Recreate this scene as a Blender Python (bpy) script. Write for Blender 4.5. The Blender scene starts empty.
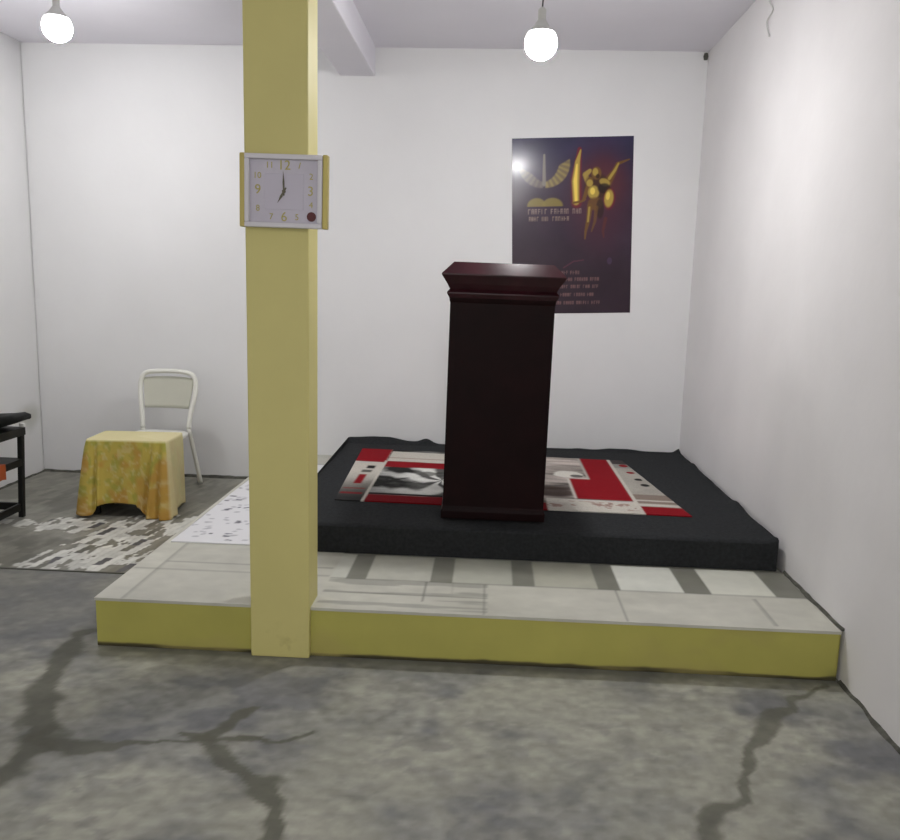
import bpy, bmesh, math, random
import numpy as np
from mathutils import Vector, Matrix
random.seed(7); rng = np.random.default_rng(7)
S = bpy.context.scene; COL = S.collection
PI = math.pi

# ------------------------------------------------------------------ helpers
def lin(c):
    c = np.asarray(c, float) / 255.0
    return np.where(c <= .04045, c / 12.92, ((c + .055) / 1.055) ** 2.4)

def rgb(*c):
    return tuple(float(v) for v in lin(c))

def tag(o, label, cat, group=None):
    o['label'] = label; o['category'] = cat
    if group: o['group'] = group
    return o

def thing(name, label, cat, loc=(0, 0, 0), rotz=0., group=None):
    o = bpy.data.objects.new(name, None); COL.objects.link(o)
    o.empty_display_size = .1
    o.location = loc; o.rotation_euler = (0, 0, rotz)
    return tag(o, label, cat, group)

def link(name, me, m, parent=None):
    o = bpy.data.objects.new(name, me); COL.objects.link(o)
    if m is not None and not me.materials: me.materials.append(m)
    if parent is not None: o.parent = parent
    return o

def obj(name, bm, m, parent=None, smooth=False):
    bmesh.ops.recalc_face_normals(bm, faces=bm.faces)
    me = bpy.data.meshes.new(name); bm.to_mesh(me); bm.free()
    if smooth:
        for p in me.polygons: p.use_smooth = True
    return link(name, me, m, parent)

def struct(o):
    o['kind'] = 'structure'; return o

def box(bm, a, b, bevel=0.):
    a = Vector(a); b = Vector(b)
    r = bmesh.ops.create_cube(bm, size=1, matrix=Matrix.Translation((a + b) / 2) @ Matrix.Diagonal(((b - a).x, (b - a).y, (b - a).z, 1)))
    if bevel:
        es = list({e for v in r['verts'] for e in v.link_edges})
        bmesh.ops.bevel(bm, geom=es, offset=bevel, segments=2, affect='EDGES', profile=.5)
    return bm

def boxm(a, b, bevel=0.):
    return box(bmesh.new(), a, b, bevel)

def tube(bm, pts, r, n=10, caps=True):
    pts = [Vector(p) for p in pts]; rings = []; ref = None
    for i, p in enumerate(pts):
        t = (pts[min(i + 1, len(pts) - 1)] - pts[max(i - 1, 0)]).normalized()
        if ref is None:
            ref = Vector((0, 1, 0)) if abs(t.y) < .8 else Vector((1, 0, 0))
        a = (ref - t * ref.dot(t)).normalized(); ref = a; b = t.cross(a)
        rr = r[i] if isinstance(r, (list, tuple)) else r
        rings.append([bm.verts.new(p + (a * math.cos(2 * PI * k / n) + b * math.sin(2 * PI * k / n)) * rr) for k in range(n)])
    for i in range(len(rings) - 1):
        for k in range(n):
            bm.faces.new((rings[i][k], rings[i][(k + 1) % n], rings[i + 1][(k + 1) % n], rings[i + 1][k]))
    if caps:
        bm.faces.new(rings[0][::-1]); bm.faces.new(rings[-1])
    return bm

def lathe(bm, prof, c, n=24):
    rings = []
    for r, z in prof:
        rings.append([bm.verts.new((c[0] + r * math.cos(2 * PI * k / n), c[1] + r * math.sin(2 * PI * k / n), c[2] + z)) for k in range(n)])
    for i in range(len(rings) - 1):
        for k in range(n):
            bm.faces.new((rings[i][k], rings[i][(k + 1) % n], rings[i + 1][(k + 1) % n], rings[i + 1][k]))
    bm.faces.new(rings[0][::-1]); bm.faces.new(rings[-1])
    return bm

def rings_rect(bm, prof):
    """stack of rectangles: (half x, half y, z)"""
    rs = [[bm.verts.new((sx * a, sy * b, z)) for sx, sy in ((-1, -1), (1, -1), (1, 1), (-1, 1))] for a, b, z in prof]
    for i in range(len(rs) - 1):
        for k in range(4):
            bm.faces.new((rs[i][k], rs[i][(k + 1) % 4], rs[i + 1][(k + 1) % 4], rs[i + 1][k]))
    bm.faces.new(rs[0][::-1]); bm.faces.new(rs[-1])
    return bm

def spline(pts, n):
    pts = [Vector(p) for p in pts]; out = []
    P = [pts[0] * 2 - pts[1]] + pts + [pts[-1] * 2 - pts[-2]]
    for i in range(1, len(P) - 2):
        for k in range(n):
            t = k / n
            out.append(.5 * ((2 * P[i]) + (P[i + 1] - P[i - 1]) * t + (2 * P[i - 1] - 5 * P[i] + 4 * P[i + 1] - P[i + 2]) * t * t + (3 * P[i] - P[i - 1] - 3 * P[i + 1] + P[i + 2]) * t ** 3))
    out.append(pts[-1]); return out

def sheet(name, X, Y, Z, colr, m, parent=None, base=None, smooth=True):
    """fine grid with a printed colour per vertex; base = z (or array offset) of the underside"""
    nv, nu = X.shape
    top = np.stack([X, Y, Z], -1).reshape(-1, 3)
    idx = np.arange(nu * nv).reshape(nv, nu)
    q = np.stack([idx[:-1, :-1], idx[:-1, 1:], idx[1:, 1:], idx[1:, :-1]], -1).reshape(-1, 4)
    verts = [tuple(map(float, v)) for v in top]; faces = [tuple(map(int, f)) for f in q]
    cols = np.concatenate([colr.reshape(-1, 3), np.ones((nu * nv, 1))], 1)
    if base is not None:
        loop = list(idx[0, :]) + list(idx[1:, -1]) + list(idx[-1, -2::-1]) + list(idx[-2:0, 0])
        n0 = len(verts)
        for i in loop: 
            v = top[i]; verts.append(tuple(float(t) for t in base(v)))
        L = len(loop)
        for k in range(L):
            a, b = int(loop[k]), int(loop[(k + 1) % L])
            faces.append((b, a, n0 + k, n0 + (k + 1) % L))
        faces.append(tuple(n0 + k for k in range(L))[::-1])
        cols = np.concatenate([cols, cols[np.array(loop)]], 0)
    me = bpy.data.meshes.new(name); me.from_pydata(verts, [], faces); me.update()
    ca = me.color_attributes.new('Pattern', 'FLOAT_COLOR', 'POINT')
    ca.data.foreach_set('color', cols.astype(np.float32).ravel())
    nq = len(q)
    for p in me.polygons: p.use_smooth = smooth and p.index < nq
    return link(name, me, m, parent)

# value noise on numpy arrays
_tab = rng.random((256, 256))
def vnoise(x, y):
    xi = np.floor(x).astype(int); yi = np.floor(y).astype(int)
    fx = x - xi; fy = y - yi; fx = fx * fx * (3 - 2 * fx); fy = fy * fy * (3 - 2 * fy)
    g = lambda a, b: _tab[a % 256, b % 256]
    return (g(xi, yi) * (1 - fx) + g(xi + 1, yi) * fx) * (1 - fy) + (g(xi, yi + 1) * (1 - fx) + g(xi + 1, yi + 1) * fx) * fy
def fbm(x, y, o=4):
    s = 0; a = .5; t = 0
    for k in range(o):
        s = s + a * vnoise(x * 2 ** k + 17.3 * k, y * 2 ** k + 9.1 * k); t += a; a *= .5
    return s / t
def sm(a, b, x):
    t = np.clip((x - a) / (b - a), 0, 1); return t * t * (3 - 2 * t)
def mixc(c, d, m):
    return c * (1 - m[..., None]) + np.asarray(d) * m[..., None]

# ------------------------------------------------------------------ materials
def mat(name, col, rough=.6, spec=.4, noise=None, bump=None, col2=None, coat=0., metal=0., attr=False, emis=None):
    m = bpy.data.materials.new(name); m.use_nodes = True
    nt = m.node_tree; N = nt.nodes; L = nt.links
    b = N['Principled BSDF']
    b.inputs['Roughness'].default_value = rough
    b.inputs['Specular IOR Level'].default_value = spec
    b.inputs['Metallic'].default_value = metal
    b.inputs['Coat Weight'].default_value = coat
    b.inputs['Coat Roughness'].default_value = .12
    tc = N.new('ShaderNodeTexCoord')
    src = None
    if attr:
        a = N.new('ShaderNodeVertexColor'); a.layer_name = 'Pattern'; src = a.outputs['Color']
    if noise:
        nz = N.new('ShaderNodeTexNoise'); nz.inputs['Scale'].default_value = noise[0]; nz.inputs['Detail'].default_value = 6
        L.new(tc.outputs['Object'], nz.inputs['Vector'])
        rp = N.new('ShaderNodeValToRGB'); rp.color_ramp.elements[0].position = .3; rp.color_ramp.elements[1].position = .7
        if src is not None:
            k = 1 - noise[1]
            rp.color_ramp.elements[0].color = (k, k, k, 1); rp.color_ramp.elements[1].color = (1, 1, 1, 1)
            mx = N.new('ShaderNodeMix'); mx.data_type = 'RGBA'; mx.blend_type = 'MULTIPLY'; mx.inputs[0].default_value = 1
            L.new(src, mx.inputs[6]); L.new(rp.outputs['Color'], mx.inputs[7]); src = mx.outputs[2]
        else:
            c2 = col2 if col2 else tuple(c * (1 - noise[1]) for c in col)
            rp.color_ramp.elements[0].color = (*c2, 1); rp.color_ramp.elements[1].color = (*col, 1); src = rp.outputs['Color']
        L.new(nz.outputs['Fac'], rp.inputs['Fac'])
    if src is not None: L.new(src, b.inputs['Base Color'])
    else: b.inputs['Base Color'].default_value = (*col, 1)
    if bump:
        nb = N.new('ShaderNodeTexNoise'); nb.inputs['Scale'].default_value = bump[0]; nb.inputs['Detail'].default_value = 5
        L.new(tc.outputs['Object'], nb.inputs['Vector'])
        bp = N.new('ShaderNodeBump'); bp.inputs['Strength'].default_value = bump[1]; bp.inputs['Distance'].default_value = bump[2] if len(bump) > 2 else .01
        L.new(nb.outputs['Fac'], bp.inputs['Height']); L.new(bp.outputs['Normal'], b.inputs['Normal'])
    if emis:
        b.inputs['Emission Color'].default_value = (*emis[0], 1); b.inputs['Emission Strength'].default_value = emis[1]
    return m

M = {}
M['wall'] = mat('white_wall_paint', (.78, .78, .785), .75, .25, noise=(1.6, .05), bump=(7, .10, .02))
M['wallr'] = mat('white_plaster_paint', (.75, .735, .735), .75, .25, noise=(2.2, .06), bump=(5, .16, .02))
M['ceil'] = mat('ceiling_paint', (.80, .785, .84), .85, .2, noise=(1.2, .06), bump=(9, .1, .01))
M['yellow'] = mat('yellow_gloss_paint', (.63, .57, .225), .5, .35, noise=(3, .07), bump=(6, .1, .01))
M['yellow2'] = mat('yellow_riser_paint', (1, 1, 1), .5, .35, attr=True, noise=(5, .10), bump=(8, .15, .01))
M['tile'] = mat('platform_tiles', (1, 1, 1), .38, .45, attr=True, noise=(14, .10), bump=(18, .05, .005))
M['vinyl'] = mat('vinyl_flooring', (1, 1, 1), .42, .4, attr=True, noise=(20, .15))
M['concrete'] = mat('smooth_concrete', (1, 1, 1), .62, .35, attr=True, noise=(22, .16), bump=(12, .25, .01))
M['sheet'] = mat('spotted_plastic', (1, 1, 1), .4, .4, attr=True, bump=(9, .2, .01))
M['carpet'] = mat('charcoal_felt_carpet', (.030, .032, .034), .95, .1, noise=(60, .35), bump=(220, .5, .004))
M['rug'] = mat('woven_rug', (1, 1, 1), .95, .1, attr=True, noise=(150, .25), bump=(260, .5, .004))
M['wood'] = mat('dark_mahogany_veneer', (.0105, .0016, .0022), .45, .10, noise=(5, .45))
M['woodcap'] = mat('polished_mahogany', (.034, .007, .011), .17, .20, noise=(9, .4), coat=.05)
M['poster'] = mat('glossy_print', (1, 1, 1), .23, .22, attr=True, coat=.10)
M['white_metal'] = mat('white_painted_metal', (.78, .78, .72), .4, .4, noise=(9, .05))
M['beige'] = mat('offwhite_panel', (.54, .54, .46), .5, .35, noise=(9, .05))
M['cloth'] = mat('printed_tablecloth', (1, 1, 1), .85, .15, attr=True, bump=(160, .25, .003))
M['black'] = mat('black_painted_wood', (.010, .010, .009), .5, .35, noise=(12, .3))
M['blackbag'] = mat('black_nylon', (.012, .013, .012), .7, .25, noise=(30, .3), bump=(90, .3, .003))
M['orange'] = mat('orange_cardboard', (.42, .09, .025), .6, .3, noise=(9, .2))
M['paper'] = mat('white_paper', (.72, .72, .70), .7, .2)
M['silver'] = mat('pale_lilac_plastic', (.66, .64, .68), .35, .5)
M['dial'] = mat('pale_lilac_dial', (.56, .53, .61), .45, .4, noise=(30, .05))
M['dial2'] = mat('lilac_dial_centre', (.545, .515, .60), .4, .4)
M['gold'] = mat('gold_plastic', (.46, .38, .11), .35, .5, metal=.25)
M['goldpale'] = mat('pale_gold_print', (.46, .40, .13), .4, .4)
M['hand'] = mat('dark_gold_hand', (.13, .115, .075), .4, .4)
M['sticker'] = mat('brown_red_sticker', (.10, .024, .024), .5, .3)
M['dark'] = mat('dark_mortar', (.13, .13, .11), .9, .1, noise=(30, .5), bump=(60, .6, .01))
M['cord'] = mat('dark_cable', (.05, .05, .05), .6, .3)
M['socket'] = mat('white_bulb_socket', (.6, .6, .58), .5, .4)
M_FRONT = 3.4; BULB = 560.; B_LEFT = .55; SKY = 2.4
M['bulb'] = mat('lit_bulb_glass', (.9, .9, .9), .3, .3, emis=((1.0, .985, .985), BULB))

M['bulb_rim'] = mat('lit_bulb_glass_rim', (.9, .9, .9), .3, .3, emis=((1.0, .985, 1.0), 14.))
M['bulb3'] = mat('lit_bulb_glass_left', (.9, .9, .9), .3, .3, emis=((1.0, .985, .985), BULB * B_LEFT))
M['bulb2'] = mat('fill_bulb_glass', (.9, .9, .9), .3, .3, emis=((1.0, .98, .95), 250. * M_FRONT))
# ------------------------------------------------------------------ dimensions (metres)
XL, XR, YB, YF, ZC = -4.67, 0.0, 2.80, -6.2, 3.02
HP = .201; ZM = .338

# ------------------------------------------------------------------ the room
def nonuni(a, f0, f1, b, fine, coarse):
    l = []
    if f0 - a > 1e-6: l += list(np.linspace(a, f0, max(2, int((f0 - a) / coarse) + 1))[:-1])
    l += list(np.linspace(f0, f1, int((f1 - f0) / fine) + 1))
    if b - f1 > 1e-6: l += list(np.linspace(f1, b, max(2, int((b - f1) / coarse) + 1))[1:])
    return np.array(l)

def seg_mask(X, Y, pts, wob):
    """pts: (x, y, half width); 1 inside the stain"""
    out = np.zeros_like(X)
    for (x0, y0, w0), (x1, y1, w1) in zip(pts[:-1], pts[1:]):
        dx, dy = x1 - x0, y1 - y0; L2 = dx * dx + dy * dy
        t = np.clip(((X - x0) * dx + (Y - y0) * dy) / L2, 0, 1)
        d = np.hypot(X - x0 - t * dx, Y - y0 - t * dy); w = w0 + (w1 - w0) * t
        out = np.maximum(out, 1 - sm(.55, 1.15, d / (w * wob)))
    return out

def build_floor():
    xs = nonuni(XL, -4.3, 0, 0, .012, .05); ys = nonuni(YF, -1.6, .85, YB, .012, .3)
    X, Y = np.meshgrid(xs, ys); Z = np.zeros_like(X)
    n1 = fbm(X * 1.7 + 3, Y * 2.1 + 1, 5); n2 = fbm(X * 6 + 30, Y * 8 + 7, 5); n3 = fbm(X * 17, Y * 22, 4); n4 = fbm(X * 3.1 + 60, Y * 4.2 + 9, 5)
    c = np.ones(X.shape + (3,)) * np.array([.325, .324, .27])
    c = mixc(c, [.175, .18, .187], sm(.41, .63, n1) * .60)
    c = mixc(c, [.15, .153, .16], sm(.45, .66, n2) * sm(.32, .6, n1) * .85)
    c = mixc(c, [.42, .415, .35], sm(.46, .70, 1 - n2) * sm(.42, .64, n4) * .55)
    c = mixc(c, [.20, .20, .185], sm(.48, .68, n3) * sm(.38, .62, n4) * .55)
    c = c * (1 + .5 * (fbm(X * 30, Y * 38, 2) - .5))[..., None]
    # the darker patch beside the vinyl
    dk = sm(-2.7, -3.1, X) * sm(-.15, .35, Y); c = mixc(c, [.16, .16, .147], dk * .55)
    # pinkish clean corner by the right wall
    wob = .35 + 1.3 * fbm(X * 16 + 5, Y * 20, 4); XW = X + .045 * (fbm(X * 11 + 70, Y * 13, 3) - .5); YW = Y + .07 * (fbm(X * 9, Y * 12 + 50, 3) - .5)
    A = [(-2.93, .16, .028), (-3.01, .10, .03), (-2.98, -.08, .05), (-2.955, -.22, .036), (-2.90, -.38, .05), (-2.80, -.60, .055), (-2.735, -.70, .05), (-2.75, -.86, .05), (-2.80, -1.05, .04)]
    A2 = [(-2.77, -.65, .04), (-2.62, -.70, .045), (-2.50, -.69, .028), (-2.36, -.65, .006), (-2.25, -.62, .006)]
    B = [(-2.14, -.42, .018), (-2.19, -.54, .022), (-2.24, -.61, .045), (-2.16, -.72, .034), (-2.06, -.79, .02), (-1.99, -.86, .055), (-1.93, -.95, .028), (-1.90, -1.06, .03), (-1.92, -1.3, .02)]
    B2 = [(-2.33, -.58, .010), (-2.24, -.61, .03), (-2.10, -.62, .014), (-1.90, -.57, .008)]
    Cc = [(-.07, -.05, .010), (-.17, -.13, .012), (-.22, -.15, .024), (-.27, -.24, .016), (-.34, -.28, .030), (-.40, -.40, .026), (-.475, -.50, .026), (-.53, -.60, .017), (-.575, -.72, .013), (-.585, -.78, .022), (-.68, -.82, .024), (-.735, -.90, .030), (-.75, -1.05, .036), (-.75, -1.3, .03)]
    for k, pts in enumerate((A, A2, B, B2, Cc)):
        c = mixc(c, [.085, .085, .06], seg_mask(XW, YW, pts, wob * 1.15) * (.85 if k < 4 else .75))
    # darker strip below the riser
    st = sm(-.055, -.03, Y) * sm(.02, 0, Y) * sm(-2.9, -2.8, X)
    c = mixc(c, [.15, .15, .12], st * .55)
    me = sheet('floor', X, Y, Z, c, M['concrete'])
    return struct(me)
build_floor()
struct(obj('wall_back', boxm((XL - .12, YB, -.1), (XR + .12, YB + .12, ZC + .1)), M['wall']))
struct(obj('wall_right', boxm((XR, YF, -.1), (XR + .12, YB, ZC + .1)), M['wallr']))
# unseen front wall (behind the camera); its wide doorway is added for daylight fill
OX0, OX1, OZ = -4.0, -.5, 2.5
bm = bmesh.new()
box(bm, (XL - .12, YF - .12, -.1), (OX0, YF, ZC + .1)); box(bm, (OX1, YF - .12, -.1), (XR + .12, YF, ZC + .1)); box(bm, (OX0, YF - .12, OZ), (OX1, YF, ZC + .1)); box(bm, (OX0, YF - .12, -.1), (OX1, YF, -.005))
struct(obj('wall_front', bm, M['wall']))
pl = bpy.data.lights.new('fill_portal', 'AREA'); pl.shape = 'RECTANGLE'; pl.size = OX1 - OX0; pl.size_y = OZ; pl.cycles.is_portal = True
po = bpy.data.objects.new('fill_portal', pl); COL.objects.link(po); po.location = ((OX0 + OX1) / 2, YF - .06, OZ / 2); po.rotation_euler = (PI / 2, 0, 0)
# left wall carries a greenish smudge near the corner
def wall_left():
    ys = nonuni(YF, 1.6, YB, YB, .03, .6); zs = nonuni(-.1, .0, 1.2, ZC + .1, .03, .4)
    Y, Z = np.meshgrid(ys, zs); X = np.full_like(Y, XL)
    c = np.ones(Y.shape + (3,)) * .78
    s = sm(1, .2, np.hypot((Y - 2.62) / .22, (Z - .44) / .13) + .5 * (fbm(Y * 9, Z * 9, 3) - .5))
    c = mixc(c, [.40, .41, .33], s * .55)
    return struct(sheet('wall_left', X, Y, Z, c, WL, base=lambda v: (v[0] - .12, v[1], v[2])))
WL = mat('white_wall_paint_smudged', (1, 1, 1), .75, .25, attr=True, noise=(1.6, .05), bump=(7, .1, .02))
wall_left()
struct(obj('ceiling', boxm((XL - .12, YF - .12, ZC), (XR + .12, YB + .12, ZC + .12)), M['ceil']))
struct(obj('ceiling_beam', boxm((-2.455, YF, 2.834), (-2.215, YB, ZC + .01), .008), M['ceil']))

def ragged(name, p0, p1, w, h, amp):
    """thin irregular strip of dark mortar along a wall foot"""
    p0 = Vector(p0); p1 = Vector(p1); d = (p1 - p0); L = d.length; d.normalize(); nrm = Vector((-d.y, d.x, 0))
    bm = bmesh.new(); rows = []
    n = int(L / .02)
    for i in range(n + 1):
        t = i / n; q = p0.lerp(p1, t)
        ww = w * (1 + amp * (2 * float(fbm(np.array(t * L * 9), np.array(3.3), 3)) - 1)); hh = h * (1 + amp * (2 * float(fbm(np.array(t * L * 11), np.array(8.3), 3)) - 1))
        rows.append([bm.verts.new(q), bm.verts.new(q + nrm * ww), bm.verts.new(q + nrm * ww * .6 + Vector((0, 0, hh * .7))), bm.verts.new(q + Vector((0, 0, hh)))])
    for a, b in zip(rows[:-1], rows[1:]):
        for k in range(4): bm.faces.new((a[k], b[k], b[(k + 1) % 4], a[(k + 1) % 4]))
    bm.faces.new(rows[0]); bm.faces.new(rows[-1][::-1])
    return struct(obj(name, bm, M['dark']))
ragged('baseboard_right', (XR, -2.2, 0), (XR, -.012, 0), .012, .010, 1.3)
ragged('baseboard_left', (XL, YB, 0), (XL, -.5, 0), .016, .012, .9)
ragged('trim_1', (XR, 0, HP + .0005), (XR, .64, HP + .0005), .014, .009, .9)
ragged('baseboard_back', (-2.92, YB, 0), (XL, YB, 0), .018, .018, .5)

# ------------------------------------------------------------------ platform
PX0 = -2.893
def platform():
    t = thing('tiled_platform', 'low raised platform with yellow painted riser and pale tiled top against the right wall', 'platform', (-1.45, .0, 0))
    ox = -1.45
    # riser: grime and shadow painted dark along its foot
    xs = np.linspace(PX0, -.012, 290); zs = np.linspace(0, .19, 40)
    X, Z = np.meshgrid(xs, zs)
    c = np.ones(X.shape + (3,)) * np.array([.455, .425, .105])
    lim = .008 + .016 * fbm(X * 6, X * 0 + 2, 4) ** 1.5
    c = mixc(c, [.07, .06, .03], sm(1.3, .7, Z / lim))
    c = mixc(c, [.42, .36, .12], sm(.55, .75, fbm(X * 3, Z * 5 + 3, 4)) * .5)
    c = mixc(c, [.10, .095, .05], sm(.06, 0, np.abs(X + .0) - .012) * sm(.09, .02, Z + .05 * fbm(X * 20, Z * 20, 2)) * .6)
    Y = .004 * (fbm(X * 2, Z * 4, 3) - .5)
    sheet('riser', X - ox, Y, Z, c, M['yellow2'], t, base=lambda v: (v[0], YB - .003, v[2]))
    # tiled top
    xs = nonuni(PX0 - .004, PX0, -.013, -.012, .0095, .01); ys = nonuni(-.005, -.005, .72, YB - .002, .0095, .05)
    X, Y = np.meshgrid(xs, ys)
    nz = fbm(X * 6, Y * 14, 4); nz2 = fbm(X * 2.4, Y * 2.4, 3)
    c = np.ones(X.shape + (3,)) * np.array([.53, .525, .455])
    c = c * (1 + .22 * (nz - .5) + .25 * (nz2 - .5))[..., None]
    right = X > -2.02
    # second row: slabs and dark bands
    row2 = right & (Y > .328)
    slab = np.array([[.55, .555, .49], [.47, .47, .405], [.45, .455, .385], [.44, .44, .36], [.66, .67, .60], [.66, .665, .58]])
    bands = [(-1.955, -1.868), (-1.596, -1.50), (-1.242, -1.149), (-.886, -.791), (-.518, -.41), (-.145, .02)]
    lo = -2.4
    for k, (a, b) in enumerate(bands):
        c[row2 & (X >= lo) & (X < a)] = slab[k]; lo = b
    c = np.where(row2[..., None], c * (1 + .10 * (nz - .5))[..., None], c)
    inb = np.zeros(X.shape, bool)
    for a, b in bands: inb |= (X >= a) & (X < b)
    inb &= row2
    c[inb] = (np.array([.20, .20, .165]) * (1 + .3 * (nz - .5))[..., None])[inb]
    c[right & (Y > .635) & (Y < .70)] = [.22, .22, .185]  # dark strip before the dais: grout and shadow painted as one
    # front row: streaked broken tiles and joints
    st = right & (Y < .328) & (X < -1.35)
    s = sm(.52, .62, fbm(X * 2.2, Y * 34, 3)) * st
    c = mixc(c, [.30, .30, .26], s * .75)
    lines = [('y', .325, -2.02, 0, .006, .45), ('x', -1.61, .10, .32, .006, .6), ('x', -1.36, .0, .32, .004, .4), ('x', -.81, .0, .32, .006, .5), ('x', -.245, .02, .30, .006, .5), ('x', -1.50, .2, .33, .004, .4),
             ('y', .17, -2.02, -1.35, .006, .5), ('y', .345, PX0, -2.03, .008, .35), ('y', .44, -2.78, -2.03, .006, .5),
             ('x', -2.785, 0, 2.7, .006, .4)]
    for ax, p, a, b, w, k in lines:
        if ax == 'y': mm = sm(w * 1.4, w * .6, np.abs(Y - p)) * (X > a) * (X < b)
        else: mm = sm(w * 1.4, w * .6, np.abs(X - p)) * (Y > a) * (Y < b)
        c = mixc(c, [.12, .12, .10], mm * k)
    edge = (X < -2.79); c = np.where(edge[..., None], c * 1.08, c)
    sheet('tile_top', X - ox, Y, np.full_like(X, HP), c, M['tile'], t, base=lambda v: (v[0], v[1], .1895), smooth=False)
    return t

platform()

# ------------------------------------------------------------------ column
def column():
    bm = boxm((-2.266, -.03, 0), (-2.036, .128, ZC), .006)
    o = obj('square_column', bm, M['yellow'])
    tag(o, 'square yellow painted column standing at the platform edge under the clock', 'column')
column()
nt = M['yellow'].node_tree; N = nt.nodes; L = nt.links; bs = N['Principled BSDF']
tc = N.new('ShaderNodeTexCoord'); sx = N.new('ShaderNodeSeparateXYZ'); L.new(tc.outputs['Object'], sx.inputs[0])
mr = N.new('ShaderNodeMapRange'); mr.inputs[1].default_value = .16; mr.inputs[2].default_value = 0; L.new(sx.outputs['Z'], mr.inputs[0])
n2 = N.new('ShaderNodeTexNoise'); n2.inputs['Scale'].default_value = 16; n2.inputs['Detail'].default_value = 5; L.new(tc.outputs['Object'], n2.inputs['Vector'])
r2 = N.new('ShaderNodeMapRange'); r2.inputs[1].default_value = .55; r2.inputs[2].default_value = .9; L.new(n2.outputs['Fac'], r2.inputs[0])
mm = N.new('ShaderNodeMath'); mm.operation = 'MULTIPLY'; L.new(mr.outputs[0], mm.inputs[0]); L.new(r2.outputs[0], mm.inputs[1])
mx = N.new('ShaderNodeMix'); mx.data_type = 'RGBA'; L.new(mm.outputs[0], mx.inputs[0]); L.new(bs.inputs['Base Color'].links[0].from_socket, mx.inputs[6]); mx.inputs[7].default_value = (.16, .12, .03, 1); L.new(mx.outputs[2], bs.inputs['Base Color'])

# ------------------------------------------------------------------ vinyl flooring on the left
def vinyl():
    xs = np.arange(XL + .022, PX0 - .004, .0085); ys = np.concatenate([np.arange(.775, 2.2, .0085), np.arange(2.2, YB - .021, .02)])
    X, Y = np.meshgrid(xs, ys)
    Xs = X - .16 * (Y - .8)                                    # planks run slightly askew
    W = .042; col_i = np.floor(Xs / W).astype(int)
    Lp = .07 + .13 * _tab[col_i % 256, 11]
    r_i = np.floor(Y / Lp + 7 * _tab[col_i % 256, 40]).astype(int)
    h = _tab[col_i % 256, (r_i * 7 + 3) % 256]; h2 = _tab[(col_i * 3 + 5) % 256, (r_i * 5 + 1) % 256]
    pw = np.zeros_like(X)
    def zone(x0, x1, y0, y1, p, s=.05, sk=.2):
        xx = X - sk * (Y - .8)
        return p * sm(x0 - s, x0 + s, xx) * sm(x1 + s, x1 - s, xx) * sm(y0 - s, y0 + s, Y) * sm(y1 + s, y1 - s, Y)
    for a in [(-3.72, -3.27, .7, 1.75, .90), (-3.25, -3.04, .72, 1.30, .88), (-3.8, -3.2, .7, .86, .7), (-4.1, -3.75, 1.40, 1.62, .85), (-4.35, -3.98, 1.42, 1.56, .8, .05, 0), (-3.45, -3.02, 1.5, 1.75, .7), (-3.25, -2.95, 1.9, 2.1, .45)]:
        pw = np.maximum(pw, zone(*a))
    white = h < pw
    c = np.ones(X.shape + (3,)) * np.array([.205, .20, .165])
    c = c * (.75 + .5 * h2)[..., None]
    c = mixc(c, [.32, .315, .27], sm(.5, .7, fbm(X * 4, Y * 2.2, 4)) * .7)
    c = mixc(c, [.11, .11, .09], sm(.55, .68, fbm(X * 7 + 9, Y * 3.3, 4)) * .6)
    wc = np.array([.66, .66, .61]) * (.82 + .3 * h2)[..., None]
    c = np.where(white[..., None], wc, c)
    blk = white & (_tab[(col_i * 5) % 256, (r_i * 3) % 256] > .90); c[blk] = [.10, .10, .11]; sp = white & (fbm(X * 22, Y * 9, 3) > .62); c[sp] = [.22, .215, .18]
    e = np.minimum((Xs / W) % 1, 1 - (Xs / W) % 1) * W
    c = mixc(c, [.14, .14, .12], sm(.006, .002, e) * .15)
    c[Y < .790] = [.10, .10, .085]
    Z = .0045 + .0015 * fbm(X * 2, Y * 2, 2)
    o = sheet('vinyl_flooring', X, Y, Z, c, M['vinyl'], base=lambda v: (v[0], v[1], .0006), smooth=False)
    tag(o, 'worn grey and white mosaic print vinyl laid on the floor left of the platform', 'flooring')
vinyl()

# ------------------------------------------------------------------ spotted sheet
def spotted():
    xs = np.arange(-2.868, -2.385, .006); ys = np.arange(.70, 2.47, .009)
    X, Y = np.meshgrid(xs, ys); X = X + .012 * (fbm(X * 0 + 4, Y * 2, 2) - .5)
    c = np.ones(X.shape + (3,)) * np.array([.74, .74, .76])
    for k in range(170):
        a = rng.uniform(-2.86, -2.39); b = rng.uniform(.72, 2.45); w = rng.uniform(.006, .013); l = rng.uniform(.010, .024); th = rng.uniform(-.6, .6)
        u = (X - a) * math.cos(th) + (Y - b) * math.sin(th); v = -(X - a) * math.sin(th) + (Y - b) * math.cos(th)
        tone = [.06, .06, .09] if k % 3 == 0 else [.45, .45, .48]
        c = mixc(c, tone, sm(1.25, .75, np.hypot(u / l, v / w)))
    c[Y > 2.455] = [.2, .2, .2]
    Z = HP + .004 + .004 * fbm(X * 5, Y * 5, 3)
    o = sheet('spotted_sheet', X, Y, Z, c, M['sheet'], base=lambda v: (v[0], v[1], HP + .0008))
    tag(o, 'white plastic sheet with black spots lying on the platform left of the black carpet', 'sheet')
spotted()

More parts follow.
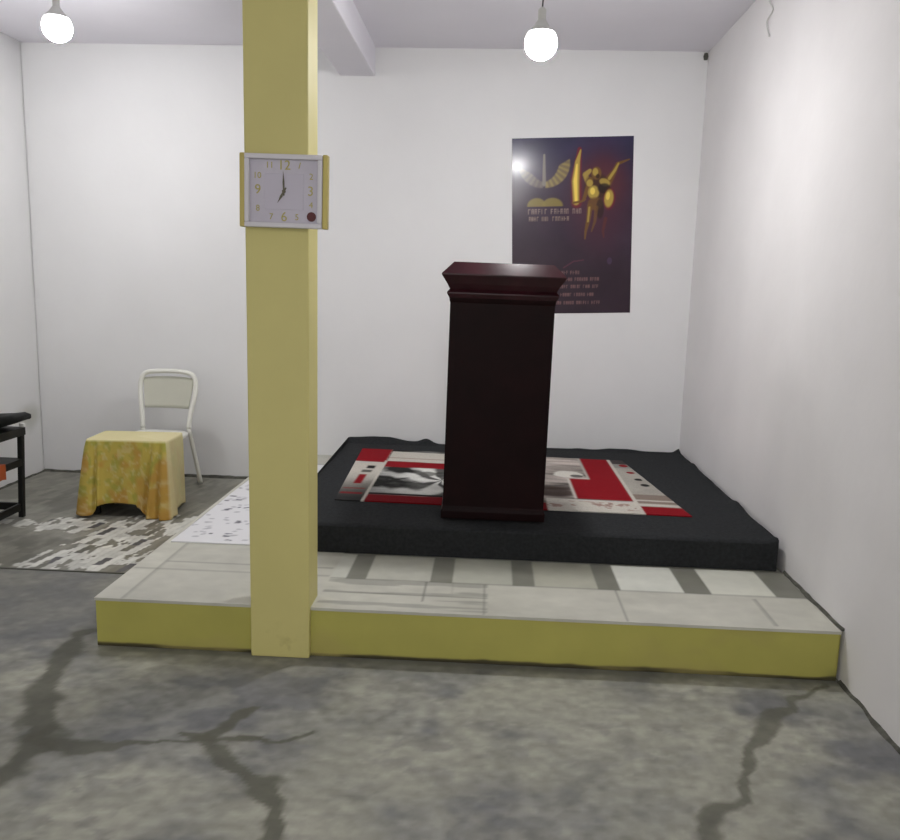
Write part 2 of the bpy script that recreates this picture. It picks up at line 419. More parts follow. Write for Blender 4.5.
# ------------------------------------------------------------------ carpeted dais
def dais():
    t = thing('carpeted_dais', 'low black carpet covered step lying on the tiled platform under the lectern', 'dais', (-1.2, 1.65, HP))
    o = Vector((-1.2, 1.65, HP))
    x0, x1, y0, y1 = -2.36, -.033, .652, 2.66
    obj('base', boxm(Vector((x0 + .012, y0 + .012, HP + .0005)) - o, Vector((x1 - .012, y1 - .012, ZM - .008)) - o), M['carpet'], t)
    # carpet: rounded front, loose ripples on the back and right edges
    nx, ny = 150, 120
    U, V = np.meshgrid(np.linspace(0, 1, nx), np.linspace(0, 1, ny))
    X = x0 + U * (x1 - x0); Y = y0 + V * (y1 - y0)
    Z = ZM + .0015 * (fbm(X * 4, Y * 4, 3) - .5)
    er = np.clip(1 - (1 - U) / .028, 0, 1); eb = np.clip(1 - (1 - V) / .03, 0, 1); ef = np.clip(1 - V / .012, 0, 1); el = np.clip(1 - U / .01, 0, 1)
    Z = Z + er * (.006 + .022 * sm(.4, .8, fbm(Y * 3.1 + 2, Y * 0 + 1, 3))) + er ** 2 * .012 * sm(.04, 0, V) 
    lift = .004 + .024 * sm(.5, .75, fbm(X * 2.2 + 6, X * 0 + 5, 3)) + .030 * np.exp(-((X + 1.80) / .05) ** 2) + .014 * sm(-1.7, -1.95, X) + .022 * sm(.98, 1., U)
    Z = Z + eb * lift - ef ** 2 * .010 - el ** 2 * .006
    X = X + er * .014 * (fbm(Y * 6, Y * 0 + 8, 3) - .5) 
    X = np.minimum(X, -.008)
    c = np.ones(X.shape + (3,)) * .02
    sheet('carpet', X - o.x, Y - o.y, Z - o.z, c, M['carpet'], t, base=lambda v: (v[0], v[1], .0006))
dais()

# ------------------------------------------------------------------ patterned rug
def rug():
    nu, nv = 300, 190
    U, V = np.meshgrid(np.linspace(0, 1, nu), np.linspace(0, 1, nv))
    lf, rf, lb, rb = (-2.150, 1.07), (-.335, 1.015), (-2.215, 2.40), (-.485, 2.31)
    X = (lf[0] * (1 - U) + rf[0] * U) * (1 - V) + (lb[0] * (1 - U) + rb[0] * U) * V
    Y = (lf[1] * (1 - U) + rf[1] * U) * (1 - V) + (lb[1] * (1 - U) + rb[1] * U) * V
    RED = np.array([.245, .006, .012]); CR = np.array([.56, .53, .47]); BLK = np.array([.012, .012, .012]); GR = np.array([.27, .27, .25])
    c = np.ones(X.shape + (3,)) * GR
    def rect(x0, x1, v0, v1, col, s=.008, k=1.):
        nonlocal c
        m = sm(x0 - s, x0 + s, X) * sm(x1 + s, x1 - s, X) * sm(v0 - s, v0 + s, V) * sm(v1 + s, v1 - s, V)
        c = mixc(c, col, m * k)
    # centre: swirling grey flower on the left half, brownish brush marks on the right half
    wx = X + .25 * (fbm(X * 2.2, V * 3, 3) - .5); wv = V + .35 * (fbm(X * 2.6 + 8, V * 3 + 3, 3) - .5)
    petal = .5 + .5 * np.sin(5 * np.arctan2(wv - .42, (wx + 1.62) * 1.1) + 9 * np.hypot(wx + 1.62, wv - .42) + 6 * fbm(X * 5, V * 6, 4))
    fl = np.clip(.06 + .62 * sm(.15, .9, petal) * sm(.75, .2, np.hypot((X + 1.6) * 1.1, V - .42)) + .34 * (fbm(X * 8, V * 16, 4) - .4) - .12 * sm(-1.72, -2.0, X), .02, .72)
    flower = fl[..., None] * np.array([1, 1, .95])
    br = np.clip(.10 + .95 * (fbm(X * 2.5 + 40, V * 16, 4) - .3) + .12 * sm(.55, .8, V), .02, .62)
    brush = br[..., None] * np.array([1, .88, .80])
    c = np.where((X < -1.33)[..., None], flower, brush)
    blob = sm(1.1, .7, np.hypot((X + 1.72) / .055, (V - .50) / .05)); c = mixc(c, [.10, .10, .09], blob * .8)
    blob = sm(1.1, .8, np.hypot((X + .87) / .10, (V - .63) / .07) + .8 * (fbm(X * 14, V * 14, 3) - .5)); c = mixc(c, [.62, .60, .54], blob)
    blob = sm(1.1, .8, np.hypot((X + .83) / .04, (V - .60) / .03)); c = mixc(c, BLK, blob * .8)
    blob = sm(1.1, .6, np.hypot((X + 1.0) / .16, (V - .29) / .10) + .6 * (fbm(X * 3, V * 22, 3) - .5)); c = mixc(c, [.05, .03, .025], blob * .85)
    rect(-2.3, -1.10, .61, .735, RED)
    rect(-2.0, -1.10, .735, .96, CR); rect(-2.0, -1.10, .80, .82, [.30, .2, .18], k=.6)
    rect(-2.0, -1.20, .105, .135, BLK)
    rect(-2.0, -1.05, -.1, .105, RED * .75)
    # right half red shapes and the cream front strip
    rect(-.765, -.55, .5, 1.1, RED, k=1); rect(-.885, -.55, .19, .545, RED)
    rect(-.895, -.880, .19, .55, CR); rect(-.775, -.76, .545, 1.1, CR * .8)
    rect(-1.05, -.54, -.1, .18, CR)
    m = sm(.60, .66, fbm(X * 22, V * 26, 3)) * (V < .15) * (V > .04) * (X > -1.05) * (X < -.56); c = mixc(c, [.26, .12, .10], m * .7)
    # left border panel
    xl = -2.006
    lp = (X < xl)
    g = sm(.02, .55, V); base = np.array([.03, .03, .03]) * (1 - g[..., None]) + CR * g[..., None]
    c = np.where(lp[..., None], base, c)
    rect(-2.4, xl, .70, 1.1, RED)
    rect(-2.10, -2.05, .56, .62, BLK); rect(-2.115, -2.055, .48, .53, BLK, k=.8)
    rect(-2.115, -2.07, .27, .44, RED); rect(-2.15, -2.03, .10, .125, RED, k=.8); rect(-2.15, -2.03, .18, .20, RED, k=.6)
    # right border panel
    rp = (X > -.572)
    base = CR * .82 * (.9 + .3 * (fbm(X * 9, V * 9, 3) - .5))[..., None]
    c = np.where(rp[..., None], base, c)
    rect(-.572, -.2, .90, 1.1, [.06, .05, .05]); rect(-.572, -.2, .82, .90, GR)
    rect(-.572, -.2, .16, .31, [.24, .19, .16]); rect(-.572, -.2, .20, .22, CR); rect(-.572, -.2, .125, .155, CR)
    rect(-.572, -.2, -.1, .115, RED)
    for vx, vv, cc in ((-.485, .72, RED), (-.47, .585, BLK), (-.455, .48, BLK)):
        b = sm(1.1, .8, np.hypot((X - vx) / .026, (V - vv) / .024) + .5 * (fbm(X * 30, V * 30, 2) - .5)); c = mixc(c, cc, b)
    b = sm(1.1, .8, np.hypot((X + .50) / .03, (V - .87) / .03)); c = mixc(c, RED, b)
    # cream dividing stripes
    rect(xl - .008, xl + .008, -.1, .74, CR, s=.004); rect(-.584, -.564, -.1, 1.1, CR, s=.004)
    Z = ZM + .0045 + .0025 * fbm(X * 6, Y * 6, 3)
    o = sheet('patterned_rug', X, Y, Z, c, M['rug'], base=lambda v: (v[0], v[1], ZM + .0008))
    tag(o, 'red, cream and grey patterned rug lying on the black carpeted step behind the lectern', 'rug')
rug()

# ------------------------------------------------------------------ lectern
def lectern():
    t = thing('lectern', 'tall dark mahogany box lectern with flared moulded top standing on the black step', 'lectern', (-1.341, 1.005, ZM + .0085), .03)
    t.rotation_euler = (0, .011, .03)
    hx, hy = .241, .20
    H = 1.21
    bm = rings_rect(bmesh.new(), [(hx + .003, hy + .003, .045), (hx, hy, .06), (hx, hy, 1.025), (hx + .002, hy + .002, 1.03), (hx + .006, hy + .006, 1.05)])
    body = obj('body', bm, M['wood'], t)
    obj('plinth', rings_rect(bmesh.new(), [(hx + .007, hy + .007, 0), (hx + .007, hy + .007, .036), (hx + .003, hy + .003, .046)]), M['wood'], t)
    obj('neck_moulding', rings_rect(bmesh.new(), [(hx + .004, hy + .004, 1.045), (hx + .016, hy + .016, 1.066), (hx + .016, hy + .016, 1.072), (hx + .003, hy + .003, 1.088)]), M['woodcap'], t)
    obj('top', rings_rect(bmesh.new(), [(hx + .003, hy + .003, 1.085), (hx + .016, hy + .016, 1.11), (hx + .042, hy + .042, 1.150), (hx + .042, hy + .042, 1.156), (hx - .012, hy - .012, 1.210)]), M['woodcap'], t)
lectern()

# ------------------------------------------------------------------ poster
def poster():
    W, Hh = .82, 1.182
    nu, nv = 210, 300
    U, V = np.meshgrid(np.linspace(0, 1, nu), np.linspace(0, 1, nv))     # V down
    # source sheet pixels: 487 x 704
    px = U * 487 + 88; py = V * 704 + 68
    TOP = lin([54, 50, 78]); MID = lin([58, 42, 60]); LOW = lin([50, 36, 47])
    c = TOP * (1 - sm(0, .35, V))[..., None] + MID * sm(0, .35, V)[..., None]
    c = c * (1 - sm(.4, .8, V))[..., None] + LOW * sm(.4, .8, V)[..., None]
    c = c * (1 + .5 * (fbm(U * 5, V * 7, 4) - .5))[..., None]
    def ell(x, y, a, b, col, k=1., rot=0., e=.2):
        nonlocal c
        co, si = math.cos(rot), math.sin(rot); u = (px - x) * co + (py - y) * si; v = -(px - x) * si + (py - y) * co
        c = mixc(c, col, sm(1 + e, 1 - e, np.hypot(u / a, v / b)) * k)
    def line(pts, w, col, k=1.):
        nonlocal c
        c = mixc(c, col, seg_mask(px, py, [(x, y, w) if not isinstance(w, (list, tuple)) else (x, y, w[i]) for i, (x, y) in enumerate(pts)], 1.) * k)
    GOLD = lin([176, 150, 70]); DG = lin([118, 98, 62]); HOT = lin([236, 208, 96]); RD = lin([120, 34, 40]); BR = lin([110, 78, 40])
    # warm glow printed round the figure
    ell(440, 300, 110, 190, lin([84, 40, 52]), .5, 0, .6); ell(455, 240, 85, 90, lin([104, 46, 40]), .35, 0, .6)
    # winged emblem
    for s in (-1, 1):
        mx_ = 218 + s * (px - 218)                      # mirrored for the left wing
        drop = 0 if s > 0 else 26
        wing = sm(1.06, .98, np.hypot((mx_ - 225) / 95, (py - 170) / 92)) * sm(.96, 1.06, np.hypot((mx_ - 205) / 75, (py - 150) / 92)) * sm(-5, 5, py - 154 - drop - (318 - mx_) * .55) * (mx_ > 222)
        feather = .78 + .22 * np.sin(np.arctan2(py - 150, mx_ - 205) * 34)
        c = mixc(c, (lin([150, 132, 82]) if s > 0 else lin([112, 100, 92])), wing * feather * .9)
    line([(218, 250), (218, 135)], (9, 5), lin([128, 118, 112]), .9)
    # open book below it
    ell(188, 336, 38, 32, lin([134, 118, 62]), .9, 0, .12); ell(252, 336, 42, 32, lin([134, 118, 62]), .9, 0, .12)
    m = (py > 337) & (py < 375) & (px > 145) & (px < 300); c[m] = (MID * (1 + .0))[None, :]
    # two lines of small lettering
    def letters(x0, x1, y, h, col, k, gapw=3):
        x = x0
        while x < x1:
            n = int(rng.integers(3, 7))
            for _ in range(n):
                w = h * rng.uniform(.45, .7)
                if x + w > x1: break
                line([(x, y + h / 2), (x, y - h / 2)], 2.2, col, k)
                if rng.random() < .6: line([(x, y - h / 2), (x + w * .6, y - h / 2)], 2, col, k)
                if rng.random() < .5: line([(x, y), (x + w * .6, y)], 2, col, k)
                if rng.random() < .6: line([(x + w * .6, y + h / 2), (x + w * .6, y - h / 2)], 2.2, col, k)
                x += w + 3
            x += h * .7
    letters(155, 375, 358, 17, lin([150, 128, 120]), .6)
    letters(158, 338, 387, 14, lin([140, 118, 108]), .6)
    for y, a, b in ((605, 180, 372), (633, 180, 455), (662, 180, 452), (695, 180, 440), (728, 180, 456)):
        letters(a, b, y, 11, lin([126, 92, 92]), .55)
    line([(300, 585), (340, 560), (380, 555)], 3, lin([96, 50, 66]), .7); ell(487, 560, 10, 14, lin([76, 58, 84]), .7)
    # flaming sword
    line([(350, 325), (347, 230), (360, 115)], (24, 24, 10), RD, .75)
    line([(348, 322), (345, 240), (352, 165), (364, 118)], (14, 17, 11, 3), GOLD, 1); line([(348, 315), (344, 240), (350, 175)], (7, 9, 4), HOT, 1)
    line([(335, 325), (370, 320), (384, 312)], 5, BR, 1)
    # golden armoured figure: wing, shield, arms, legs
    line([(470, 250), (500, 205), (512, 175), (560, 158)], (22, 12, 8, 3), BR, .95); line([(480, 232), (502, 200), (516, 174)], (7, 6, 4), GOLD, .9)
    line([(395, 250), (385, 215), (402, 200)], (10, 13, 9), GOLD, .8)
    ell(430, 262, 48, 52, lin([64, 40, 30]), .95); ell(428, 210, 20, 25, BR, 1); ell(424, 205, 11, 15, GOLD, .9); ell(434, 222, 8, 9, lin([50, 32, 24]), .9)
    line([(405, 235), (392, 275), (378, 315)], (12, 11, 7), BR, 1); ell(402, 248, 13, 14, GOLD, .9)
    ell(418, 285, 22, 26, GOLD, .95); ell(414, 280, 10, 14, HOT, .9); ell(462, 246, 22, 14, GOLD, .8, .4); ell(460, 270, 26, 20, lin([38, 26, 24]), .9)
    ell(482, 312, 23, 42, RD, .6, .1); ell(480, 310, 18, 34, GOLD, .95, .1); ell(476, 300, 8, 16, HOT, .8, .1)
    ell(425, 330, 30, 26, BR, .8); ell(445, 350, 16, 40, lin([48, 30, 30]), .8)
    line([(404, 340), (398, 395), (388, 440), (386, 470)], (13, 10, 6, 3), BR, .95); line([(402, 345), (397, 400)], (5, 4), GOLD, .8)
    line([(430, 345), (425, 400), (412, 440)], (9, 7, 3), BR, .7); line([(468, 390), (458, 440), (462, 465)], (8, 6, 3), lin([92, 46, 44]), .8)
    X = (U - .5) * W; Z = (.5 - V) * Hh
    Y = np.zeros_like(X)
    # order the grid so the printed side faces the room
    o = sheet('picture_poster', X[::-1], Y[::-1], Z[::-1], c[::-1], M['poster'], base=lambda v: (v[0], v[1] + .003, v[2]))
    o.location = (-.842, YB - .0031, 1.872); o.rotation_euler = (0, -.040, 0)
    tag(o, 'dark purple poster with golden winged figure and sword on the back wall', 'poster')
poster()

# ------------------------------------------------------------------ wall clock on the column
def text_mesh(parts, depth):
    """parts: (string, x, z, size, shear) -> one bmesh in the XZ plane facing -y"""
    bm = bmesh.new()
    for s, x, z, size, shear in parts:
        cu = bpy.data.curves.new('t', 'FONT'); cu.body = s; cu.size = size; cu.align_x = 'CENTER'; cu.align_y = 'CENTER'; cu.extrude = depth; cu.shear = shear
        ob = bpy.data.objects.new('t', cu); COL.objects.link(ob)
        dg = bpy.context.evaluated_depsgraph_get(); me = bpy.data.meshes.new_from_object(ob.evaluated_get(dg))
        me.transform(Matrix.Translation((x, 0, z)) @ Matrix.Rotation(PI / 2, 4, 'X'))
        bm.from_mesh(me); bpy.data.objects.remove(ob); bpy.data.curves.remove(cu); bpy.data.meshes.remove(me)
    return bm

def clock():
    t = thing('wall_clock', 'square white wall clock with gold side bars hanging on the yellow column', 'clock', (-2.1175, -.0305, 1.761))
    t.rotation_euler = (0, .012, 0)
    w, h = .138, .125; d = -.038
    bm = bmesh.new()
    for a, b in (((-w, d, h - .017), (w, -.001, h)), ((-w, d, -h), (w, -.001, -h + .017)), ((-w, d, -h + .017), (-w + .017, -.001, h - .017)), ((w - .017, d, -h + .017), (w, -.001, h - .017))):
        box(bm, a, b, .003)
    obj('frame', bm, M['silver'], t)
    for s in (-1, 1):
        bm = bmesh.new(); box(bm, (min(s * w, s * (w + .0185)), d + .004, -h - .001), (max(s * w, s * (w + .0185)), -.001, h + .002), .004)
        obj('side_bar', bm, M['gold'], t)
    dial = obj('dial', boxm((-w + .016, -.020, -h + .016), (w - .016, -.002, h - .016)), M['dial'], t)
    bm = bmesh.new(); y0, y1 = -.0215, -.0195
    s = .070
    box(bm, (-s, y0, -s + .008), (s, y1, s - .010), .0008)
    obj('dial_centre', bm, M['dial2'], dial)
    num = []
    pos = {12: (0, .088), 1: (.052, .088), 2: (.096, .052), 3: (.094, .002), 4: (.096, -.045), 5: (.046, -.088), 6: (0, -.088), 7: (-.046, -.088), 8: (-.094, -.060), 9: (-.094, .004), 10: (-.096, .052), 11: (-.052, .088)}
    for k, (x, z) in pos.items(): num.append((str(k), x, z, .046 if k % 3 == 0 else .030, .25 if k == 1 else 0))
    for q in num:
        o = obj('numeral', text_mesh([q], .0008), M['goldpale'], dial); o.location = (0, -.0212, 0)
    def hand(name, ang, L, wd, y):
        bm = bmesh.new(); pts = [(-wd * .6, -.015), (wd * .6, -.015), (wd, L * .45), (wd * .5, L * .7), (0, L), (-wd * .5, L * .7), (-wd, L * .45)]
        f = [bm.verts.new((x * math.cos(ang) + z * math.sin(ang), y, -x * math.sin(ang) + z * math.cos(ang))) for x, z in pts]
        g = [bm.verts.new((v.co.x, y + .0015, v.co.z)) for v in f]
        bm.faces.new(f); bm.faces.new(g[::-1])
        for i in range(len(f)): bm.faces.new((f[i], f[(i + 1) % 7], g[(i + 1) % 7], g[i]))
        return obj(name, bm, M['hand'], t)
    hand('hour_hand', math.radians(210), .046, .0042, -.0250); hand('minute_hand', math.radians(-2), .068, .0034, -.0275)
    bm = bmesh.new(); lathe(bm, [(.006, 0), (.006, .009)], (0, 0, 0), 14)
    bmesh.ops.rotate(bm, cent=(0, 0, 0), matrix=Matrix.Rotation(PI / 2, 3, 'X'), verts=bm.verts); bmesh.ops.translate(bm, vec=(0, -.0205, 0), verts=bm.verts)
    obj('hub', bm, M['hand'], t)
    bm = bmesh.new(); lathe(bm, [(.0165, 0), (.0165, .002)], (0, 0, 0), 22)
    bmesh.ops.rotate(bm, cent=(0, 0, 0), matrix=Matrix.Rotation(PI / 2, 3, 'X'), verts=bm.verts); bmesh.ops.translate(bm, vec=(.098, -.0205, -.084), verts=bm.verts)
    o = obj('round_sticker', bm, M['sticker'], t); o['label'] = 'round brown red sticker'
clock()

# ------------------------------------------------------------------ cloth covered table
TX0, TX1, TY0, TY1, TZ = -3.800, -3.310, 1.735, 2.035, .474
def small_table():
    c = Vector(((TX0 + TX1) / 2, (TY0 + TY1) / 2, .0075))
    t = thing('low_table', 'low dark table showing only through the gap under the yellow tablecloth', 'table', c, .06)
    b = lambda p, q, bv=.003: boxm(Vector(p) - c, Vector(q) - c, bv)
    obj('tabletop', b((TX0 + .008, TY0 + .008, TZ - .03), (TX1 - .008, TY1 - .008, TZ - .003)), M['black'], t)
    for x in (TX0 + .015, TX1 - .055):
        for y in (TY0 + .015, TY1 - .055):
            obj('leg', b((x, y, .0075), (x + .04, y + .04, TZ - .03)), M['black'], t)
    obj('lower_shelf', b((TX0 + .03, TY0 + .03, .075), (TX1 - .03, TY1 - .03, .095)), M['black'], t)

def tablecloth():
    cx, cy = (TX0 + TX1) / 2, (TY0 + TY1) / 2; hx, hy = (TX1 - TX0) / 2, (TY1 - TY0) / 2; r = .022
    per = []; n = 0
    def seg(p, q, m):
        for k in range(m): per.append((p[0] + (q[0] - p[0]) * k / m, p[1] + (q[1] - p[1]) * k / m))
    def arc(c, a0, m):
        for k in range(m): a = a0 + PI / 2 * k / m; per.append((c[0] + r * math.cos(a), c[1] + r * math.sin(a)))
    seg((-hx + r, -hy), (hx - r, -hy), 70); arc((hx - r, -hy + r), -PI / 2, 8); seg((hx, -hy + r), (hx, hy - r), 46); arc((hx - r, hy - r), 0, 8)
    seg((hx - r, hy), (-hx + r, hy), 40); arc((-hx + r, hy - r), PI / 2, 8); seg((-hx, hy - r), (-hx, -hy + r), 40); arc((-hx + r, -hy + r), PI, 8)
    per = np.array(per); n = len(per)
    P = per; nrm = np.roll(P, -1, 0) - np.roll(P, 1, 0); nrm = np.stack([nrm[:, 1], -nrm[:, 0]], 1); nrm /= np.linalg.norm(nrm, axis=1)[:, None]
    rows = []
    for s in (.02, .2, .4, .6, .8, .92, .985): rows.append(np.concatenate([P * s, np.full((n, 1), TZ)], 1))
    x, y = P[:, 0], P[:, 1]
    front = y < -hy + .005
    dFL = np.hypot(x + hx, y + hy); dFR = np.hypot(x - hx, y + hy)
    corner = np.exp(-(dFL / .07) ** 2) + np.exp(-(dFR / .10) ** 2) + np.exp(-(np.hypot(x - hx, y - hy) / .08) ** 2) + np.exp(-(np.hypot(x + hx, y - hy) / .08) ** 2)
    # hem: short arch in the middle of the front, long at the corners
    hem = np.full(n, .035)
    arch = sm(-.205, -.170, x) * sm(.115, .075, x) * front
    hem = hem + arch * (.045 + .012 * np.cos((x + .045) / .15 * 1.4)) - (x > .06) * front * .018
    hem = np.maximum(hem - .016 * corner, .0095)
    ang = np.cumsum(np.hypot(*(P - np.roll(P, 1, 0)).T))
    fold = .5 * np.sin(ang * 34) + .5 * np.sin(ang * 21 + 1.)
    rightish = sm(hx - .03, hx - .005, x) * sm(-hy + .0, -hy + .06, y)
    wide = .026 * (1 - .9 * rightish) + .012 * front * sm(.05, .15, x)
    cornr = corner * .040 * (1 - .9 * rightish)
    K = 34
    for k in range(K + 1):
        t = k / K; z = TZ * 1. - (TZ - hem) * t
        flare = .004 * min(1, t * 8) + wide * t + cornr * t ** .8 + fold * .008 * t ** .7
        # deep vertical pleats near the two front corners
        for fx, a in ((-.185, .016), (.135, .020), (.20, .014)):
            xx = x - fx + (.045 * (t - .5) if fx > 0 and fx < .15 else 0)
            flare = flare + front * (np.exp(-((xx - .022) / .016) ** 2) - np.exp(-(xx / .013) ** 2)) * a * 1.5 * t ** .6
        rows.append(np.concatenate([P + nrm * flare[:, None], z[:, None] if np.ndim(z) else np.full((n, 1), z)], 1))
    A = np.array(rows); m = len(rows)
    A = np.concatenate([A, A[:, :1]], 1)
    wx = A[..., 0] + .3 * A[..., 1]; wz = A[..., 2] + .0
    # unrolled coordinate so the print is not stretched
    U = np.tile(np.append(ang, ang[-1] + .01), (m, 1)); Vv = np.where(np.arange(m)[:, None] < 7, (1 - np.hypot(A[..., 0] / hx, A[..., 1] / hy)) * .2 + .48, wz)
    YE = np.array([.50, .39, .085]); GN = np.array([.33, .33, .065]); OR = np.array([.47, .26, .06]); CRM = np.array([.66, .60, .36])
    nz = fbm(U * 26, Vv * 22, 4); nz2 = fbm(U * 11 + 20, Vv * 9, 3); nz3 = fbm(U * 44 + 3, Vv * 44, 3)
    c = np.ones(A.shape[:2] + (3,)) * YE
    c = mixc(c, GN, sm(.48, .62, nz) * .75); c = mixc(c, OR, sm(.45, .65, nz2 + .35 * (.22 - Vv)) * .8)
    c = mixc(c, OR, sm(.10, .03, Vv) * .6); c = mixc(c, CRM, sm(.56, .7, nz3) * .3); c = mixc(c, GN, sm(.40, .47, Vv) * .35)
    side = np.append(P[:, 0] > hx - .01, False)[None, :] * np.ones((m, 1)); top = (np.arange(m) < 8)[:, None] * np.ones((1, n + 1))
    c = mixc(c, CRM, side * .75); c = mixc(c, CRM, top * .85)  # lit look of the side and top painted in as paler cloth
    o = sheet('tablecloth', A[..., 0], A[..., 1], A[..., 2], c, M['cloth'])
    me = o.data; bm = bmesh.new(); bm.from_mesh(me); bmesh.ops.remove_doubles(bm, verts=bm.verts, dist=1e-5)
    es = [e for e in bm.edges if e.is_boundary and all(abs(v.co.z - TZ) < 1e-4 for v in e.verts)]
    bmesh.ops.holes_fill(bm, edges=es); bmesh.ops.recalc_face_normals(bm, faces=bm.faces)
    bm.to_mesh(me); bm.free()
    o.location = (cx, cy, 0); o.rotation_euler = (0, 0, .06)
    s = o.modifiers.new('thickness', 'SOLIDIFY'); s.thickness = .0025; s.offset = 1
    tag(o, 'yellow and orange floral tablecloth draped over the low table before the white chair', 'tablecloth')
small_table(); tablecloth()

# ------------------------------------------------------------------ white chair
def chair():
    t = thing('white_chair', 'white metal chair with curved tube back behind the cloth covered table', 'chair', (-3.606, 2.33, .0105))
    g = -.0075
    left = [(-.200, .255, 0.008 + g), (-.180, .20, .22), (-.163, .15, .41), (-.170, .165, .50), (-.192, .20, .63), (-.196, .215, .70), (-.186, .222, .755), (-.155, .228, .785), (-.08, .232, .797), (0, .233, .800)]
    right = [(-x, y, z) for x, y, z in left]
    arch = spline(left[2:] + right[2:-1][::-1], 6)
    bm = tube(bmesh.new(), arch, .0165, 12); obj('back_frame', bm, M['white_metal'], t, True)
    for s in (left, right):
        obj('leg', tube(bmesh.new(), spline(s[:3], 6), .0155, 12), M['white_metal'], t, True)
    for s in (-1, 1):
        obj('leg', tube(bmesh.new(), spline([(s * .175, -.19, .008 + g), (s * .165, -.175, .2), (s * .155, -.155, .370)], 6), .0125, 12), M['white_metal'], t, True)
    # curved back panel with a rolled upper gap
    nx, nz = 24, 10; U, V = np.meshgrid(np.linspace(-1, 1, nx), np.linspace(0, 1, nz))
    zz = .545 + V * .205 + .010 * (1 - U ** 2) * V; half = .155 + .026 * V; xx = U * half; yy = .176 + .055 * V + .018 * (1 - U ** 2)
    o = sheet('back_panel', xx, yy, zz, np.ones(xx.shape + (3,)), M['beige'], t, base=lambda v: (v[0], v[1] + .006, v[2]))
    # rounded seat
    bm = bmesh.new(); prof = []
    for dz, k in ((.366, .93), (.372, .985), (.382, 1.), (.392, .985), (.397, .94)):
        ring = []
        for a in range(40):
            th = 2 * PI * a / 40; e = .55
            ring.append(bm.verts.new((.19 * k * math.copysign(abs(math.cos(th)) ** e, math.cos(th)), -.015 + .175 * k * math.copysign(abs(math.sin(th)) ** e, math.sin(th)), dz)))
        prof.append(ring)
    for a, b in zip(prof[:-1], prof[1:]):
        for k in range(40): bm.faces.new((a[k], a[(k + 1) % 40], b[(k + 1) % 40], b[k]))
    bm.faces.new(prof[0][::-1]); bm.faces.new(prof[-1])
    obj('seat', bm, M['white_metal'], t, True)
chair()

# ------------------------------------------------------------------ black stand by the left wall
def stand():
    c = Vector((-4.38, 1.30, .0075))
    t = thing('black_stand', 'black wooden stand with an open shelf at the left edge of the room', 'stand', c)
    x0, x1, y0, y1 = -4.64, -4.117, .95, 1.638
    b = lambda p, q, bv=.003: boxm(Vector(p) - c, Vector(q) - c, bv)
    obj('top', b((x0, y0, .508), (x1 + .006, y1 + .004, .556), .004), M['black'], t)
    for x in (x0, x1 - .030):
        for y in (y0, y1 - .030):
            lg = b((x, y, .0075), (x + .030, y + .030, .508))
            for v in lg.verts:
                if v.co.z < .1: v.co.x += .022 * (-1 if x > -4.3 else 1)
            obj('leg', lg, M['black'], t)
    obj('shelf', b((x0 + .004, y0 + .004, .325), (x1 - .008, y1 - .004, .368)), M['black'], t)
    for y in (y0 + .008, y1 - .03): obj('rail', b((x0 + .037, y, .05), (x1 - .037, y + .02, .095)), M['black'], t)
    for x in (x0 + .022, x1 - .046): obj('rail', b((x, y0 + .037, .05), (x + .02, y1 - .037, .095)), M['black'], t)
    # black padded case lying on the top, one end propped up
    bm = bmesh.new(); sec = []
    prof = [(-.24, .5575, .050), (-.12, .5575, .070), (-.02, .560, .080), (.06, .583, .062), (.12, .606, .048), (.155, .616, .030)]
    for i, (dx, z, th) in enumerate(prof):
        w = .085 if i < 5 else .075
        sec.append([bm.verts.new((-4.20 + dx, 1.52 + sy * w, z + zz)) for sy, zz in ((-1, 0.004), (-.85, 0), (.85, 0), (1, .004), (1, th - .006), (.85, th), (-.85, th), (-1, th - .006))])
    for a, d in zip(sec[:-1], sec[1:]):
        for k in range(8): bm.faces.new((a[k], a[(k + 1) % 8], d[(k + 1) % 8], d[k]))
    bm.faces.new(sec[0][::-1]); bm.faces.new(sec[-1])
    o = obj('black_case', bm, M['blackbag'], None, True)
    tag(o, 'black soft case with raised end lying on top of the black stand', 'case')
    bm = boxm((-4.137, 1.6365-.020, .5565), (-4.105, 1.6365, .580), .004)
    o = obj('white_box', bm, M['paper']); tag(o, 'small white packet at the top corner of the black stand', 'packet')
    bm = bmesh.new(); prof = [(-4.42, .3705), (-4.122, .3705), (-4.1205, .369), (-4.1205, .285), (-4.1165, .284), (-4.1165, .372), (-4.119, .3745), (-4.42, .3745)]
    q = [[bm.verts.new((x, y, z + (.006 if (k % 2 and z < .3) else 0))) for x, z in prof] for k, y in enumerate(np.linspace(1.12, 1.43, 9))]
    for i in range(8):
        for k in range(8): bm.faces.new((q[i][k], q[i][(k + 1) % 8], q[i + 1][(k + 1) % 8], q[i + 1][k]))
    bm.faces.new(q[0]); bm.faces.new(q[-1][::-1])
    o = obj('orange_cloth', bm, M['orange']); tag(o, 'orange cloth hanging over the shelf edge of the black stand', 'cloth')
stand()

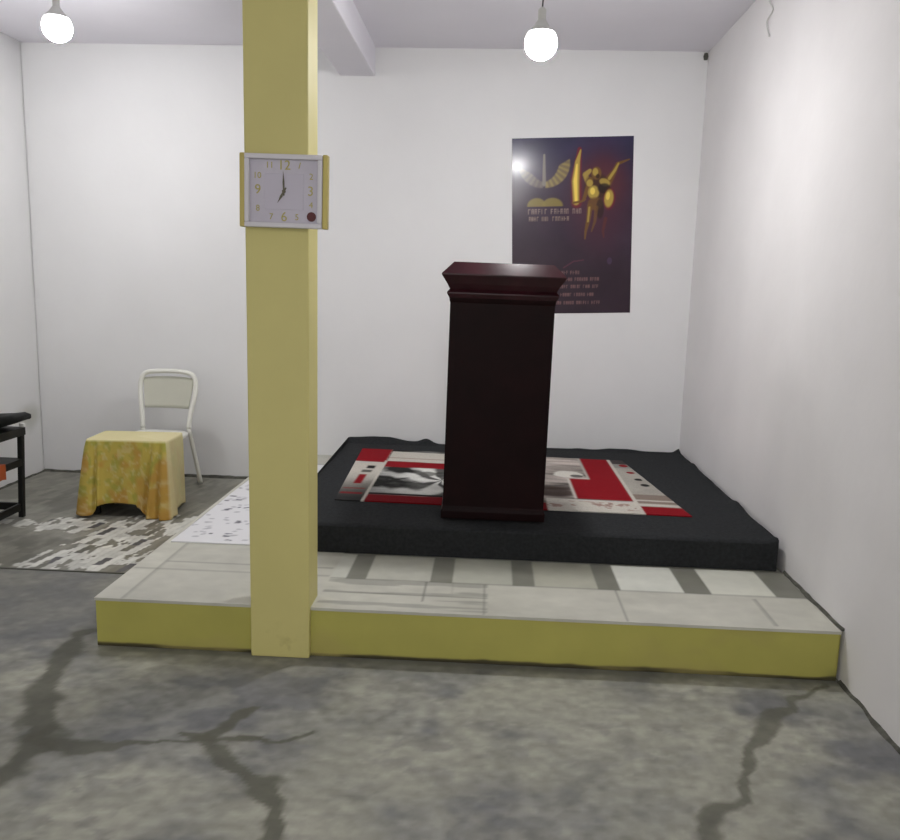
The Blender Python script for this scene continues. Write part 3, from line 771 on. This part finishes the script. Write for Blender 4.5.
# ------------------------------------------------------------------ lit bulbs on their cords
def bulb(x, y, z, label, r, m, top=ZC):
    t = thing('hanging_bulb', label, 'light bulb', (x, y, z), 0, 'ceiling bulbs')
    a0, a1 = .95, 1.80                                     # LED bulb: the diffuser shines mostly downwards, its rim only faintly
    prof = [(r * math.sin(a), r * math.cos(a)) for a in list(np.linspace(a0, a1, 9)) + list(np.linspace(a1, PI - .06, 14))[1:]]
    o = obj('glass_dome', lathe(bmesh.new(), prof[::-1], (0, 0, 0), 28), m, t, True)
    o.data.materials.append(M['bulb_rim'])
    for p in o.data.polygons:
        if p.center.z > r * math.cos(a1): p.material_index = 1
    obj('bulb_housing', lathe(bmesh.new(), [(r * math.sin(a0) + .0005, r * math.cos(a0) + .0005), (r * .70, r * .74), (r * .45, r * 1.0), (.020, r * 1.3)], (0, 0, 0), 28), M['socket'], t)
    obj('socket', lathe(bmesh.new(), [(.018, r * 1.3), (.019, r * 1.3 + .045), (.010, r * 1.3 + .055)], (0, 0, 0), 18), M['socket'], t)
    obj('cord', tube(bmesh.new(), spline([(0, 0, r * 1.3 + .05), (.004, .003, (top - z) * .6), (0, 0, top - z - .015)], 6), .0035, 8), M['cord'], t)
    obj('ceiling_rose', lathe(bmesh.new(), [(.035, top - z - .02), (.035, top - z - .001), ], (0, 0, 0), 20), M['socket'], t)
bulb(-1.19, 1.0, 2.558, 'lit white bulb hanging on a cord above the dark lectern', .075, M['bulb'])
bulb(-3.777, 1.6, 2.775, 'lit white bulb near the left wall above the white chair', .078, M['bulb3'])

bulb(-1.15, -3.9, 2.78, 'added fill bulb hanging unseen in the front half of the room', .065, M['bulb2'])  # unseen third bulb, added as front fill

# ------------------------------------------------------------------ loose wire on the right wall
bm = tube(bmesh.new(), spline([(-.006, 1.57, 3.0), (-.008, 1.555, 2.93), (-.006, 1.50, 2.87), (-.010, 1.565, 2.835), (-.008, 1.54, 2.78), (-.012, 1.50, 2.745)], 6), .004, 6)
tag(obj('loose_wire', bm, M['socket']), 'short thin wire dangling on the right wall near the ceiling', 'wire')
bm = lathe(bmesh.new(), [(.012, -.02), (.016, 0), (.012, .02)], (-.02, YB - .018, 2.985), 12)
tag(obj('corner_hook', bm, M['dark']), 'small dark hook high in the back right corner', 'hook')

# ------------------------------------------------------------------ camera and world
cam = bpy.data.cameras.new('camera'); co = bpy.data.objects.new('camera', cam); COL.objects.link(co)
cam.sensor_fit = 'HORIZONTAL'; cam.sensor_width = 36; cam.lens = 811.3155 / 900 * 36; cam.clip_start = .05
r = Vector((.99831839, .05139714, .02680899)); u = Vector((-.03482098, .16195091, .98618426)); f = Vector((-.04634531, .9854594, -.16346827))
co.matrix_world = Matrix(((r.x, u.x, -f.x, -1.37379926), (r.y, u.y, -f.y, -2.96791877), (r.z, u.z, -f.z, 1.45), (0, 0, 0, 1)))
S.camera = co
w = bpy.data.worlds.new('world'); S.world = w; w.use_nodes = True
w.node_tree.nodes['Background'].inputs[0].default_value = (1, .985, .95, 1); w.node_tree.nodes['Background'].inputs[1].default_value = SKY
S.view_settings.view_transform = 'Standard'; S.view_settings.look = 'None'; S.view_settings.gamma = 1; S.view_settings.use_curve_mapping = False
S.view_settings.exposure = -.3
